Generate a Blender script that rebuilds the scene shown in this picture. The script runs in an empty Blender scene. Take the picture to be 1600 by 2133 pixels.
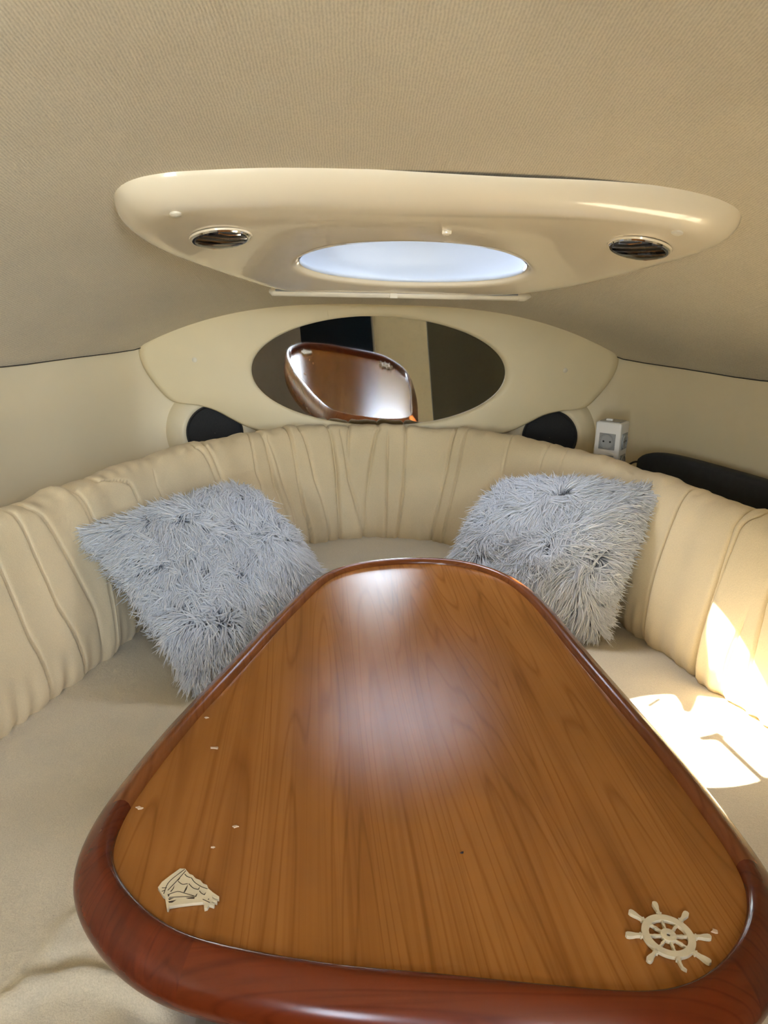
import bpy, math
import numpy as np
from mathutils import Vector, Matrix

scene = bpy.context.scene
COL = scene.collection
rng = np.random.default_rng(7)

# ------------------------------------------------------------------ camera
cam_d = bpy.data.cameras.new('camera')
cam = bpy.data.objects.new('camera', cam_d)
COL.objects.link(cam)
yaw, pitch, roll = math.radians(2.6), math.radians(16.5), math.radians(1.3)
fw = Vector((math.sin(yaw)*math.cos(pitch), math.cos(yaw)*math.cos(pitch), -math.sin(pitch)))
rt0 = Vector((math.cos(yaw), -math.sin(yaw), 0)); up0 = rt0.cross(fw)
rt = rt0*math.cos(roll)+up0*math.sin(roll); up = up0*math.cos(roll)-rt0*math.sin(roll)
cam.matrix_world = Matrix(((rt.x, up.x, -fw.x, -.09), (rt.y, up.y, -fw.y, 0), (rt.z, up.z, -fw.z, 1.2), (0, 0, 0, 1)))
cam_d.sensor_fit = 'VERTICAL'; cam_d.sensor_height = 24; cam_d.lens = 1540/2133*24
cam_d.clip_start = .01; cam_d.clip_end = 200
scene.camera = cam

# ------------------------------------------------------------------ sky, sun, exposure
SUN_DIR = Vector((.50, -.585, -.93)).normalized()
world = bpy.data.worlds.new('sky'); scene.world = world; world.use_nodes = True
wn = world.node_tree.nodes; wl = world.node_tree.links
sky = wn.new('ShaderNodeTexSky'); sky.sky_type = 'NISHITA'; sky.sun_disc = False
sky.sun_elevation = math.radians(50); sky.sun_rotation = math.atan2(-SUN_DIR.x, -SUN_DIR.y)
sky.air_density = 1.0; sky.dust_density = .6; sky.ozone_density = 1.0
hs = wn.new('ShaderNodeHueSaturation'); hs.inputs['Saturation'].default_value = .55      # thin haze
wl.new(sky.outputs[0], hs.inputs['Color']); wl.new(hs.outputs[0], wn['Background'].inputs[0]); wn['Background'].inputs[1].default_value = 4.6
sun_d = bpy.data.lights.new('sun', 'SUN'); sun_d.energy = 84; sun_d.angle = math.radians(.53); sun_d.color = (1, .95, .86)
sun = bpy.data.objects.new('sun', sun_d); COL.objects.link(sun)
sun.rotation_euler = SUN_DIR.to_track_quat('-Z', 'Y').to_euler()

def portal(name, loc, direction, sx, sy):
    d = bpy.data.lights.new(name, 'AREA'); d.shape = 'RECTANGLE'; d.size = sx; d.size_y = sy
    d.cycles.is_portal = True
    o = bpy.data.objects.new(name, d); COL.objects.link(o); o.location = loc
    o.rotation_euler = Vector(direction).to_track_quat('-Z', 'Z' if abs(direction[2]) < .5 else 'Y').to_euler()
portal('hatch_sky_portal', (.045, 1.715, 1.49), (0, 0, -1), .56, .44)
portal('companionway_portal', (.565, -1.06, 1.60), (0, 1, 0), .83, .54)
portal('aft_window_portal', (-.465, -1.06, 1.07), (0, 1, 0), .33, .44)

vs = scene.view_settings
vs.view_transform = 'Standard'; vs.look = 'None'; vs.exposure = 0.97; vs.gamma = 1.0; vs.use_curve_mapping = False
scene.cycles.use_denoising = True
scene.cycles.max_bounces = 8; scene.cycles.diffuse_bounces = 6; scene.cycles.glossy_bounces = 4
scene.cycles.use_adaptive_sampling = True; scene.cycles.adaptive_threshold = .09; scene.cycles.adaptive_min_samples = 20
scene.cycles.transparent_max_bounces = 6
scene.cycles.sample_clamp_indirect = 12
scene.cycles.caustics_reflective = False; scene.cycles.caustics_refractive = False

# ------------------------------------------------------------------ helpers: curves and meshes
def catmull(P, n, closed=False):
    P = np.asarray(P, float); m = len(P)
    u = np.linspace(0, m if closed else m-1, n, endpoint=not closed)
    i = np.floor(u).astype(int)
    if not closed: i = np.clip(i, 0, m-2)
    f = (u-i)[:, None]
    def g(k):
        if closed: return P[k % m]
        v = P[np.clip(k, 0, m-1)].copy()
        v[k < 0] = 2*P[0]-P[1]; v[k > m-1] = 2*P[-1]-P[-2]
        return v
    a, b, c, d = g(i-1), g(i), g(i+1), g(i+2)
    return .5*(2*b+(c-a)*f+(2*a-5*b+4*c-d)*f**2+(3*b-a-3*c+d)*f**3)

def resample(P, n, closed=False, ref=None):
    Q = P if ref is None else ref
    if closed:
        P = np.vstack([P, P[:1]]); Q = np.vstack([Q, Q[:1]])
    s = np.r_[0, np.cumsum(np.linalg.norm(np.diff(Q, axis=0), axis=1))]
    t = np.linspace(0, s[-1], n+1)[:-1] if closed else np.linspace(0, s[-1], n)
    return np.stack([np.interp(t, s, P[:, k]) for k in range(P.shape[1])], 1)

def mirror_path(L):
    L = np.asarray(L, float); neg = L[:0:-1].copy(); neg[:, 0] *= -1
    return np.vstack([neg, L])

def smooth_closed(P, it):
    for _ in range(it): P = .25*np.roll(P, 1, 0)+.5*P+.25*np.roll(P, -1, 0)
    return P

def normals2(P, closed=True):
    t = (np.roll(P, -1, 0)-np.roll(P, 1, 0)) if closed else np.gradient(P, axis=0)
    t /= np.linalg.norm(t, axis=1)[:, None]
    return np.stack([t[:, 1], -t[:, 0]], 1)

def link(name, me, mat, parent=None, smooth=True):
    o = bpy.data.objects.new(name, me); COL.objects.link(o)
    if mat is not None and len(me.materials) == 0: me.materials.append(mat)
    if parent is not None: o.parent = parent
    if smooth: me.polygons.foreach_set('use_smooth', [True]*len(me.polygons))
    return o

def from_arrays(name, V, Fc, mat, parent=None, smooth=True, sharp=None):
    me = bpy.data.meshes.new(name)
    me.from_pydata([tuple(v) for v in np.asarray(V, float)], [], Fc); me.update()
    o = link(name, me, mat, parent, smooth)
    if sharp: me.set_sharp_from_angle(angle=math.radians(sharp))
    return o

def grid_faces(nu, nv, cu=False, cv=False):
    F = []
    for i in range(nu if cu else nu-1):
        i2 = (i+1) % nu
        for j in range(nv if cv else nv-1):
            j2 = (j+1) % nv
            F.append((i*nv+j, i2*nv+j, i2*nv+j2, i*nv+j2))
    return F

def grid_obj(name, V, mat, parent=None, cu=False, cv=False, flip=False, smooth=True, sharp=None, caps=None):
    nu, nv = V.shape[:2]; F = grid_faces(nu, nv, cu, cv)
    P = V.reshape(-1, 3)
    if caps:
        if 'v0' in caps: F.append(tuple(i*nv for i in range(nu))[::-1])
        if 'v1' in caps: F.append(tuple(i*nv+nv-1 for i in range(nu)))
        if 'u0' in caps: F.append(tuple(range(nv)))
        if 'u1' in caps: F.append(tuple((nu-1)*nv+j for j in range(nv))[::-1])
    if flip: F = [f[::-1] for f in F]
    return from_arrays(name, P, F, mat, parent, smooth, sharp)

def frame_from(nrm):
    n = np.asarray(nrm, float); n = n/np.linalg.norm(n)
    a = np.cross([0, 0, 1], n)
    if np.linalg.norm(a) < 1e-4: a = np.array([1., 0, 0])
    a /= np.linalg.norm(a); b = np.cross(n, a)
    return a, b, n

def lathe(name, prof, mat, parent=None, loc=(0, 0, 0), nrm=(0, 0, 1), seg=48, sharp=40, cap0=False, cap1=False, sx=1, sy=1):
    a, b, n = frame_from(nrm); th = np.linspace(0, 2*np.pi, seg, endpoint=False)
    V = np.zeros((seg, len(prof), 3))
    for j, (r, h) in enumerate(prof):
        V[:, j] = np.asarray(loc)+sx*r*np.cos(th)[:, None]*a+sy*r*np.sin(th)[:, None]*b+h*n
    caps = ([] if not cap0 else ['v0'])+([] if not cap1 else ['v1'])
    return grid_obj(name, V, mat, parent, cu=True, sharp=sharp, caps=caps)

def tube(name, P, r, mat, parent=None, seg=10, caps=True, flat=None):
    P = np.asarray(P, float); n = len(P); rr = np.broadcast_to(r, (n,))
    t = np.gradient(P, axis=0); t /= np.linalg.norm(t, axis=1)[:, None]
    V = np.zeros((n, seg, 3)); th = np.linspace(0, 2*np.pi, seg, endpoint=False)
    ref = np.array([0, 0, 1.]) if abs(t[0][2]) < .9 else np.array([1., 0, 0])
    for i in range(n):
        a = np.cross(t[i], ref); a /= np.linalg.norm(a); b = np.cross(a, t[i])
        V[i] = P[i]+rr[i]*(np.cos(th)[:, None]*a+(flat or 1)*np.sin(th)[:, None]*b)
    return grid_obj(name, V, mat, parent, cv=True, sharp=50, caps=['u0', 'u1'] if caps else None)

def prism(name, poly, z0, z1, mat, parent=None, bev=0):
    poly = np.asarray(poly, float)
    area = .5*np.sum(poly[:, 0]*np.roll(poly[:, 1], -1)-poly[:, 1]*np.roll(poly[:, 0], -1))
    if area < 0: poly = poly[::-1]
    n = len(poly); V = []; lay = [(0, z0), (0, z1-bev)] + ([(bev, z1)] if bev else [])
    if bev == 0: lay = [(0, z0), (0, z1)]
    nn = normals2(poly)
    for o, z in lay: V += [(p[0]-o*q[0], p[1]-o*q[1], z) for p, q in zip(poly, nn)]
    F = []
    for k in range(len(lay)-1):
        for i in range(n):
            j = (i+1) % n; F.append((k*n+i, k*n+j, (k+1)*n+j, (k+1)*n+i))
    F.append(tuple(range(n))[::-1]); F.append(tuple((len(lay)-1)*n+i for i in range(n)))
    return from_arrays(name, V, F, mat, parent, smooth=False)

def box(name, c, s, mat, parent=None, bev=.004, rot=0.0, seg=2):
    import bmesh
    bm = bmesh.new(); bmesh.ops.create_cube(bm, size=1)
    for v in bm.verts: v.co = Vector((v.co.x*s[0], v.co.y*s[1], v.co.z*s[2]))
    if bev: bmesh.ops.bevel(bm, geom=bm.edges[:], offset=bev, segments=seg, affect='EDGES', profile=.5)
    M = Matrix.Translation(Vector(c)) @ Matrix.Rotation(rot, 4, 'Z')
    bmesh.ops.transform(bm, matrix=M, verts=bm.verts)
    me = bpy.data.meshes.new(name); bm.to_mesh(me); bm.free()
    o = link(name, me, mat, parent, smooth=True); me.set_sharp_from_angle(angle=math.radians(35))
    return o

def empty(name, loc=(0, 0, 0)):
    o = bpy.data.objects.new(name, None); COL.objects.link(o); o.empty_display_size = .05
    o.location = (0, 0, 0)
    return o

def tag(o, label, cat, group=None):
    o['label'] = label; o['category'] = cat
    if group: o['group'] = group
    return o

def struct(o, label=None):
    o['kind'] = 'structure'
    if label: o['label'] = label
    return o

# ------------------------------------------------------------------ helpers: materials
def new_mat(name):
    m = bpy.data.materials.new(name); m.use_nodes = True
    nt = m.node_tree; b = nt.nodes['Principled BSDF']
    return m, nt, b

def N(nt, t, **kw):
    n = nt.nodes.new(t)
    for k, v in kw.items():
        if k in n.inputs: n.inputs[k].default_value = v
        else: setattr(n, k, v)
    return n

def coords(nt, scale=(1, 1, 1), rot=(0, 0, 0)):
    tc = N(nt, 'ShaderNodeTexCoord'); mp = N(nt, 'ShaderNodeMapping')
    mp.inputs['Scale'].default_value = scale; mp.inputs['Rotation'].default_value = rot
    nt.links.new(tc.outputs['Object'], mp.inputs['Vector']); return mp.outputs[0]

def ramp(nt, fac, stops):
    r = N(nt, 'ShaderNodeValToRGB'); e = r.color_ramp.elements
    while len(e) < len(stops): e.new(.5)
    for k, (p, c) in zip(e, stops): k.position = p; k.color = (*c, 1)
    nt.links.new(fac, r.inputs[0]); return r.outputs[0]

def bump(nt, b, h, strength, dist, prev=None):
    n = N(nt, 'ShaderNodeBump'); n.inputs['Strength'].default_value = strength; n.inputs['Distance'].default_value = dist
    nt.links.new(h, n.inputs['Height'])
    if prev is not None: nt.links.new(prev, n.inputs['Normal'])
    nt.links.new(n.outputs[0], b.inputs['Normal']); return n.outputs[0]

def plain(name, col, rough=.5, metal=0, coat=0, var=.06, scale=6, spec=.5, bumps=0, bscale=300):
    m, nt, b = new_mat(name)
    c = coords(nt)
    nz = N(nt, 'ShaderNodeTexNoise'); nz.inputs['Scale'].default_value = scale; nz.inputs['Detail'].default_value = 4
    nt.links.new(c, nz.inputs['Vector'])
    lo = tuple(max(0, v*(1-var)) for v in col); hi = tuple(min(1, v*(1+var)) for v in col)
    nt.links.new(ramp(nt, nz.outputs[0], [(.3, lo), (.7, hi)]), b.inputs['Base Color'])
    b.inputs['Roughness'].default_value = rough; b.inputs['Metallic'].default_value = metal
    b.inputs['Coat Weight'].default_value = coat; b.inputs['Coat Roughness'].default_value = .05
    b.inputs['Specular IOR Level'].default_value = spec
    if bumps:
        n2 = N(nt, 'ShaderNodeTexNoise'); n2.inputs['Scale'].default_value = bscale; n2.inputs['Detail'].default_value = 3
        nt.links.new(c, n2.inputs['Vector']); bump(nt, b, n2.outputs[0], bumps, .001)
    return m

def fabric(name, col, weave=900, var=.07, bs=.35, sheen=.15):
    m, nt, b = new_mat(name); c = coords(nt)
    n1 = N(nt, 'ShaderNodeTexNoise'); n1.inputs['Scale'].default_value = 5; n1.inputs['Detail'].default_value = 5
    n2 = N(nt, 'ShaderNodeTexNoise'); n2.inputs['Scale'].default_value = weave; n2.inputs['Detail'].default_value = 2
    n3 = N(nt, 'ShaderNodeTexNoise'); n3.inputs['Scale'].default_value = weave*.3; n3.inputs['Detail'].default_value = 3
    for n in (n1, n2, n3): nt.links.new(c, n.inputs['Vector'])
    mx = N(nt, 'ShaderNodeMix', data_type='RGBA', blend_type='MULTIPLY'); mx.inputs[0].default_value = 1
    nt.links.new(ramp(nt, n1.outputs[0], [(.3, tuple(v*(1-var) for v in col)), (.7, tuple(min(1, v*(1+var)) for v in col))]), mx.inputs[6])
    nt.links.new(ramp(nt, n2.outputs[0], [(.3, (.86, .86, .86)), (.65, (1, 1, 1))]), mx.inputs[7])
    nt.links.new(mx.outputs[2], b.inputs['Base Color'])
    b.inputs['Roughness'].default_value = .85; b.inputs['Specular IOR Level'].default_value = .25
    b.inputs['Sheen Weight'].default_value = sheen; b.inputs['Sheen Roughness'].default_value = .5
    p = bump(nt, b, n2.outputs[0], bs, .0006); bump(nt, b, n3.outputs[0], bs*.6, .0012, p)
    return m

def headliner(name):
    m, nt, b = new_mat(name); tc = N(nt, 'ShaderNodeTexCoord')
    sep = N(nt, 'ShaderNodeSeparateXYZ'); nt.links.new(tc.outputs['Object'], sep.inputs[0])
    w1 = N(nt, 'ShaderNodeTexNoise'); w1.inputs['Scale'].default_value = 22; nt.links.new(tc.outputs['Object'], w1.inputs['Vector'])
    wob = N(nt, 'ShaderNodeMath', operation='MULTIPLY'); nt.links.new(w1.outputs[0], wob.inputs[0]); wob.inputs[1].default_value = .006
    ax = N(nt, 'ShaderNodeMath', operation='ADD'); nt.links.new(sep.outputs[0], ax.inputs[0]); nt.links.new(wob.outputs[0], ax.inputs[1])
    fr = N(nt, 'ShaderNodeMath', operation='MULTIPLY'); nt.links.new(ax.outputs[0], fr.inputs[0]); fr.inputs[1].default_value = 2*math.pi/.0042
    sn = N(nt, 'ShaderNodeMath', operation='SINE'); nt.links.new(fr.outputs[0], sn.inputs[0])
    mp = N(nt, 'ShaderNodeMapping'); mp.inputs['Scale'].default_value = (420, 200, 200); nt.links.new(tc.outputs['Object'], mp.inputs['Vector'])
    n2 = N(nt, 'ShaderNodeTexNoise'); n2.inputs['Scale'].default_value = 1; n2.inputs['Detail'].default_value = 1; nt.links.new(mp.outputs[0], n2.inputs['Vector'])
    n1 = N(nt, 'ShaderNodeTexNoise'); n1.inputs['Scale'].default_value = 4; n1.inputs['Detail'].default_value = 5; nt.links.new(tc.outputs['Object'], n1.inputs['Vector'])
    h = N(nt, 'ShaderNodeMath', operation='MULTIPLY_ADD'); nt.links.new(sn.outputs[0], h.inputs[0]); h.inputs[1].default_value = .22; nt.links.new(n2.outputs[0], h.inputs[2])
    base = ramp(nt, n1.outputs[0], [(.3, (.65, .57, .42)), (.7, (.71, .63, .47))])
    shade = ramp(nt, h.outputs[0], [(.1, (.78, .77, .75)), (.75, (1, 1, 1))])
    mx = N(nt, 'ShaderNodeMix', data_type='RGBA', blend_type='MULTIPLY'); mx.inputs[0].default_value = 1
    nt.links.new(base, mx.inputs[6]); nt.links.new(shade, mx.inputs[7]); nt.links.new(mx.outputs[2], b.inputs['Base Color'])
    b.inputs['Roughness'].default_value = 4.65; b.inputs['Specular IOR Level'].default_value = .15
    b.inputs['Sheen Weight'].default_value = .2
    bump(nt, b, h.outputs[0], .35, .0012)
    return m

def wood(name, c0, c1, c2, rot=0., grain=1.0, rough=.3, coat=.0, short_lobe=False):
    m, nt, b = new_mat(name); tc = N(nt, 'ShaderNodeTexCoord')
    mp = N(nt, 'ShaderNodeMapping'); mp.inputs['Rotation'].default_value = (0, 0, rot); nt.links.new(tc.outputs['Object'], mp.inputs['Vector'])
    def stretched(sx, sy, det, dist=0.):
        k = N(nt, 'ShaderNodeMapping'); k.inputs['Scale'].default_value = (sx, sy, sx*.4); nt.links.new(mp.outputs[0], k.inputs['Vector'])
        n = N(nt, 'ShaderNodeTexNoise'); n.inputs['Scale'].default_value = 1; n.inputs['Detail'].default_value = det; n.inputs['Distortion'].default_value = dist
        nt.links.new(k.outputs[0], n.inputs['Vector']); return n.outputs[0]
    broad = stretched(9, .42, 2, .12)
    sc = N(nt, 'ShaderNodeMath', operation='MULTIPLY'); nt.links.new(broad, sc.inputs[0]); sc.inputs[1].default_value = 30*grain
    fr = N(nt, 'ShaderNodeMath', operation='FRACT'); nt.links.new(sc.outputs[0], fr.inputs[0])
    fine = stretched(240, 1.1, 2); mid = stretched(40, .8, 3); patch = stretched(16, 5, 3)
    base = ramp(nt, mid, [(.25, c0), (.5, c1), (.75, c2)])
    l1 = ramp(nt, fr.outputs[0], [(0, (.80, .74, .66)), (.16, (1, 1, 1)), (.86, (1, 1, 1)), (1, (.80, .74, .66))])
    l2 = ramp(nt, fine, [(.32, (.88, .85, .80)), (.5, (1, 1, 1))])
    l3 = ramp(nt, patch, [(.3, (.85, .83, .8)), (.7, (1.0, 1.0, 1.0))])
    cur = base
    for l in (l1, l2, l3):
        mx = N(nt, 'ShaderNodeMix', data_type='RGBA', blend_type='MULTIPLY'); mx.inputs[0].default_value = 1
        nt.links.new(cur, mx.inputs[6]); nt.links.new(l, mx.inputs[7]); cur = mx.outputs[2]
    nt.links.new(cur, b.inputs['Base Color'])
    rr = N(nt, 'ShaderNodeMapRange'); rr.inputs['To Min'].default_value = rough*.85; rr.inputs['To Max'].default_value = rough*1.2
    nt.links.new(fine, rr.inputs['Value']); nt.links.new(rr.outputs[0], b.inputs['Roughness'])
    b.inputs['Coat Weight'].default_value = coat; b.inputs['Coat Roughness'].default_value = .18; b.inputs['Specular IOR Level'].default_value = .3
    nrm_ = bump(nt, b, fine, .08, .0004)
    if short_lobe:
        df = N(nt, 'ShaderNodeBsdfDiffuse'); nt.links.new(cur, df.inputs['Color'])
        gs = N(nt, 'ShaderNodeBsdfGlossy'); gs.distribution = 'BECKMANN'; gs.inputs['Color'].default_value = (1, 1, 1, 1)
        gs.inputs['Roughness'].default_value = rough
        fz = N(nt, 'ShaderNodeFresnel'); fz.inputs[0].default_value = 1.34
        ms = N(nt, 'ShaderNodeMixShader'); nt.links.new(fz.outputs[0], ms.inputs[0])
        nt.links.new(df.outputs[0], ms.inputs[1]); nt.links.new(gs.outputs[0], ms.inputs[2])
        nt.links.new(ms.outputs[0], nt.nodes['Material Output'].inputs[0])
    return m

M_head = headliner('ribbed_headliner_fabric')
M_gel = plain('cream_gelcoat', (.84, .74, .56), rough=.22, coat=.8, var=.02, scale=3)
M_vinyl = plain('cream_padded_vinyl', (.76, .65, .42), rough=.5, var=.04, scale=3, bumps=.05, bscale=600)
M_wall = plain('cream_wall_vinyl', (.77, .675, .48), rough=.5, var=.04, scale=3, bumps=.05, bscale=600)
M_back = fabric('pleated_cream_fabric', (.76, .62, .39))
M_seat = fabric('beige_seat_fabric', (.62, .54, .39), weave=480, bs=.9)
M_wood = wood('cherry_veneer', (.30, .108, .020), (.36, .138, .028), (.42, .17, .038), rot=math.radians(-3), rough=.27, coat=.0, short_lobe=True)
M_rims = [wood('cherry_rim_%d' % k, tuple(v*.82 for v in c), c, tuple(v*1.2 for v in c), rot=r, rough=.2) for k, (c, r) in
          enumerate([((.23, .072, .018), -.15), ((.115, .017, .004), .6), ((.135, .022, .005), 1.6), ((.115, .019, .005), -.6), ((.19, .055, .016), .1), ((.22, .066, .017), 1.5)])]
M_white = plain('white_plastic', (.80, .80, .80), rough=.35, var=.01)
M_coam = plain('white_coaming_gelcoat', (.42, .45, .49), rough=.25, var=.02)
M_cap = plain('cream_plastic', (.74, .68, .55), rough=.35, var=.02)
M_grey = plain('grey_plastic', (.30, .31, .32), rough=.4, var=.05)
M_socket = plain('light_grey_socket', (.36, .37, .38), .4)
M_black = plain('black_speaker_cloth', (.012, .012, .013), rough=.8, var=.2, scale=200)
M_rubber = plain('black_rubber', (.02, .02, .021), rough=.6, var=.1)
M_char = plain('charcoal_cloth', (.022, .024, .028), rough=.75, var=.15, scale=60)
M_chrome = plain('chrome', (.75, .75, .76), rough=.08, metal=1, var=.01)
M_alu = plain('brushed_aluminium', (.62, .60, .56), rough=.3, metal=1, var=.03, scale=40)
M_birch = plain('birch_plywood', (.62, .52, .34), rough=.6, var=.08, scale=60)
M_burn = plain('laser_burnt_wood', (.05, .028, .014), rough=.8, var=.2, scale=200)
M_floor = wood('teak_floor', (.10, .055, .025), (.13, .07, .03), (.16, .09, .04), rough=.4, coat=.1)
M_navy = plain('dark_navy_lacquer', (.008, .018, .035), rough=.25, var=.1)
M_greyp = plain('grey_lining', (.16, .16, .13), rough=.6, var=.06)
M_steel = plain('satin_grey_laminate', (.28, .26, .25), rough=.3, var=.05)
M_bench = plain('cream_bench_laminate', (.55, .48, .36), rough=.5, var=.04)
M_chip = plain('pale_wood_chip', (.60, .42, .26), rough=.7, var=.1, scale=400)
M_dark = plain('dark_crumb', (.04, .02, .012), rough=.8, var=.2)

def mirror_mat():
    m, nt, b = new_mat('mirror_acrylic')
    c = coords(nt); n = N(nt, 'ShaderNodeTexNoise'); n.inputs['Scale'].default_value = 90; nt.links.new(c, n.inputs['Vector'])
    nt.links.new(ramp(nt, n.outputs[0], [(.2, (.78, .78, .76)), (.5, (.82, .82, .80))]), b.inputs['Base Color'])
    b.inputs['Metallic'].default_value = 1; b.inputs['Roughness'].default_value = .015
    return m
M_mirror = mirror_mat()

def glass_mat(name, tint=(.92, .95, .97), gl=.06):
    m, nt, b = new_mat(name)
    tr = N(nt, 'ShaderNodeBsdfTransparent'); tr.inputs[0].default_value = (*tint, 1)
    g = N(nt, 'ShaderNodeBsdfGlossy'); g.inputs['Roughness'].default_value = .03
    fz = N(nt, 'ShaderNodeFresnel'); fz.inputs[0].default_value = 1.4
    mx = N(nt, 'ShaderNodeMixShader'); nt.links.new(fz.outputs[0], mx.inputs[0])
    nt.links.new(tr.outputs[0], mx.inputs[1]); nt.links.new(g.outputs[0], mx.inputs[2])
    nt.links.new(mx.outputs[0], nt.nodes['Material Output'].inputs[0])
    return m
M_deck = plain('white_deck_gelcoat', (.80, .80, .78), rough=.5, var=.03)
M_glass = glass_mat('hatch_acrylic', (.45, .46, .47))
M_lens = glass_mat('lamp_lens', (.55, .56, .58))

def fur_mat():
    m, nt, b = new_mat('shaggy_frosted_fur')
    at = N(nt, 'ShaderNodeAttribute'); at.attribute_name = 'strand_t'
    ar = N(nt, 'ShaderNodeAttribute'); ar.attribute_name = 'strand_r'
    col = ramp(nt, at.outputs['Fac'], [(0, (.20, .205, .22)), (.20, (.66, .67, .69)), (.40, (.94, .945, .95)), (1, (.985, .985, .985))])  # frosted strands; darkened roots also paint shade into the gaps
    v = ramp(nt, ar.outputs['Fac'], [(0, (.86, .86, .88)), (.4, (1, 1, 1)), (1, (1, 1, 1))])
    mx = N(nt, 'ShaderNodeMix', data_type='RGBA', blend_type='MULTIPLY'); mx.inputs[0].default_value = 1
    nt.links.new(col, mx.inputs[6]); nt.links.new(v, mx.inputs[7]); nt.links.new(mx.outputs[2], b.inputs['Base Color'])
    b.inputs['Roughness'].default_value = .6; b.inputs['Specular IOR Level'].default_value = .3
    tl = N(nt, 'ShaderNodeBsdfTranslucent'); nt.links.new(mx.outputs[2], tl.inputs[0])
    ms = N(nt, 'ShaderNodeMixShader'); ms.inputs[0].default_value = .5
    nt.links.new(b.outputs[0], ms.inputs[1]); nt.links.new(tl.outputs[0], ms.inputs[2]); nt.links.new(ms.outputs[0], nt.nodes['Material Output'].inputs[0])
    return m
M_fur = fur_mat()
M_furbase = plain('fur_backing', (.5, .51, .53), rough=.9, var=.15, scale=40)

# ------------------------------------------------------------------ the hull shell
def ceil_z(x, y):
    return 1.48-.21*(y-.85)-.315*np.abs(x)**2.8

HC = np.array([.04, 1.715]); HA, HB = .25, .178      # hatch centre, half width, half length

RIGHT = np.vstack([resample(np.array([(0, 2.405), (.62, 2.405)]), 40), resample(catmull([(.635, 2.405), (.70, 2.396), (.757, 2.358), (.80, 2.27), (.862, 2.09), (.938, 1.83), (.985, 1.5), (1.02, 1.0), (1.04, .4), (1.05, -.3), (1.05, -1.02)], 160), 120)])

def wall_grid(path, z0=0.0, n=24, lean=.0):
    V = np.zeros((len(path), n, 3))
    for i, (x, y) in enumerate(path):
        zt = ceil_z(x, y)+.004
        zz = np.linspace(z0, zt, n); V[i, :, 0] = x; V[i, :, 1] = y; V[i, :, 2] = zz
    return V
bow = mirror_path(RIGHT[:40]); side = RIGHT[39:]
side_l = side*[-1, 1]
struct(grid_obj('wall_bow', wall_grid(bow), M_wall), 'cream bulkhead at the bow behind the oval mirror panel')
struct(grid_obj('wall_right', wall_grid(side), M_wall), 'cream hull side wall on the right')
struct(grid_obj('wall_left', wall_grid(side_l), M_wall, flip=True), 'cream hull side wall on the left')

# ceiling with an opening for the hatch
xs = np.linspace(-1.08, 1.08, 145); ys = np.linspace(-1.04, 2.44, 233)
X, Y = np.meshgrid(xs, ys, indexing='ij'); Z = ceil_z(X, Y)
V = np.stack([X, Y, Z], -1); F = []
for (a, b, c, d) in grid_faces(145, 233):
    P = V.reshape(-1, 3)[[a, b, c, d]].mean(0)
    if ((P[0]-HC[0])/(HA+.05))**2+((P[1]-HC[1])/(HB+.05))**2 < 1: continue
    F.append((a, b, c, d))
ceil_o = from_arrays('ceiling', V.reshape(-1, 3), F, M_head)
sm = ceil_o.modifiers.new('thickness', 'SOLIDIFY'); sm.thickness = .02; sm.offset = 1
struct(ceil_o, 'beige ribbed fabric headliner over the cabin')

# seam cord between headliner and walls
for nm, sgn in (('trim_1', 1), ('trim_2', -1)):
    P = np.array([(sgn*(x-.004), y-.002, float(ceil_z(x, y))-.001) for x, y in side[::3]])
    struct(tube(nm, P, .0014, M_rubber, seg=6), 'dark seam where headliner meets hull wall')

# floor and aft bulkhead with companionway opening
struct(box('floor', (0, .6, -.03), (2.3, 3.8, .06), M_floor, bev=0), 'dark wooden cabin sole')
wa = empty('wall_aft'); struct(wa, 'cream bulkhead behind the camera with companionway opening')
zt = 1.9
for x0, x1, z0, z1 in ((-1.06, -.62, 0, zt), (-.62, -.31, 0, .86), (-.62, -.31, 1.28, zt), (-.31, .16, 0, zt), (.16, .97, 0, 1.34), (.97, 1.06, 0, zt), (.16, .97, 1.86, zt)):
    box('bulkhead_panel', ((x0+x1)/2, -1.03, (z0+z1)/2), (x1-x0, .04, z1-z0), M_wall, wa, bev=0)
deck = struct(box('floor_cockpit', (0, -2.6, .42), (3.4, 3.1, .06), M_deck, bev=0), 'white cockpit deck outside the companionway, added to bounce sun onto the ceiling')  # unseen deck, put in to reflect sunlight up through the opening
dd = empty('navy_stand_in'); struct(dd, 'dark navy stand-in for the person behind the camera, seen in the oval mirror')
box('stand_in_leaf', (-.025, -.995, .655), (.49, .03, 1.29), M_navy, dd, bev=.004)  # navy leaf in place of a dark-clad person; made tall to darken table reflections
tube('stand_in_edge', [(.225, -.985, .02), (.225, -.985, 1.29)], .008, M_alu, dd)
cab = tag(empty('galley_cabinet'), 'satin grey galley cabinet reflected at the left of the oval mirror', 'cabinet')
box('body', (-.56, -.82, .42), (.62, .30, .84), M_steel, cab, bev=.008)
box('worktop', (-.56, -.82, .855), (.66, .34, .03), M_wall, cab, bev=.01)
tube('handle', [(-.30, -.655, .60), (-.30, -.655, .75)], .006, M_chrome, cab)
pts_ = resample(np.vstack([catmull([(.56, .0), (.535, .30), (.505, .55), (.47, .80), (.37, 1.0), (.33, 1.3), (.33, 1.68)], 60), [(1.03, 1.70), (1.03, .0)]]), 160)  # upper edge widened out of mirror view to block light from the right side
Vp = np.zeros((160, 2, 3)); Vp[:, 0, 0] = pts_[:, 0]; Vp[:, 0, 2] = pts_[:, 1]; Vp[:, 1] = Vp[:, 0]; Vp[:, 0, 1] = -.34; Vp[:, 1, 1] = -.30
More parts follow.
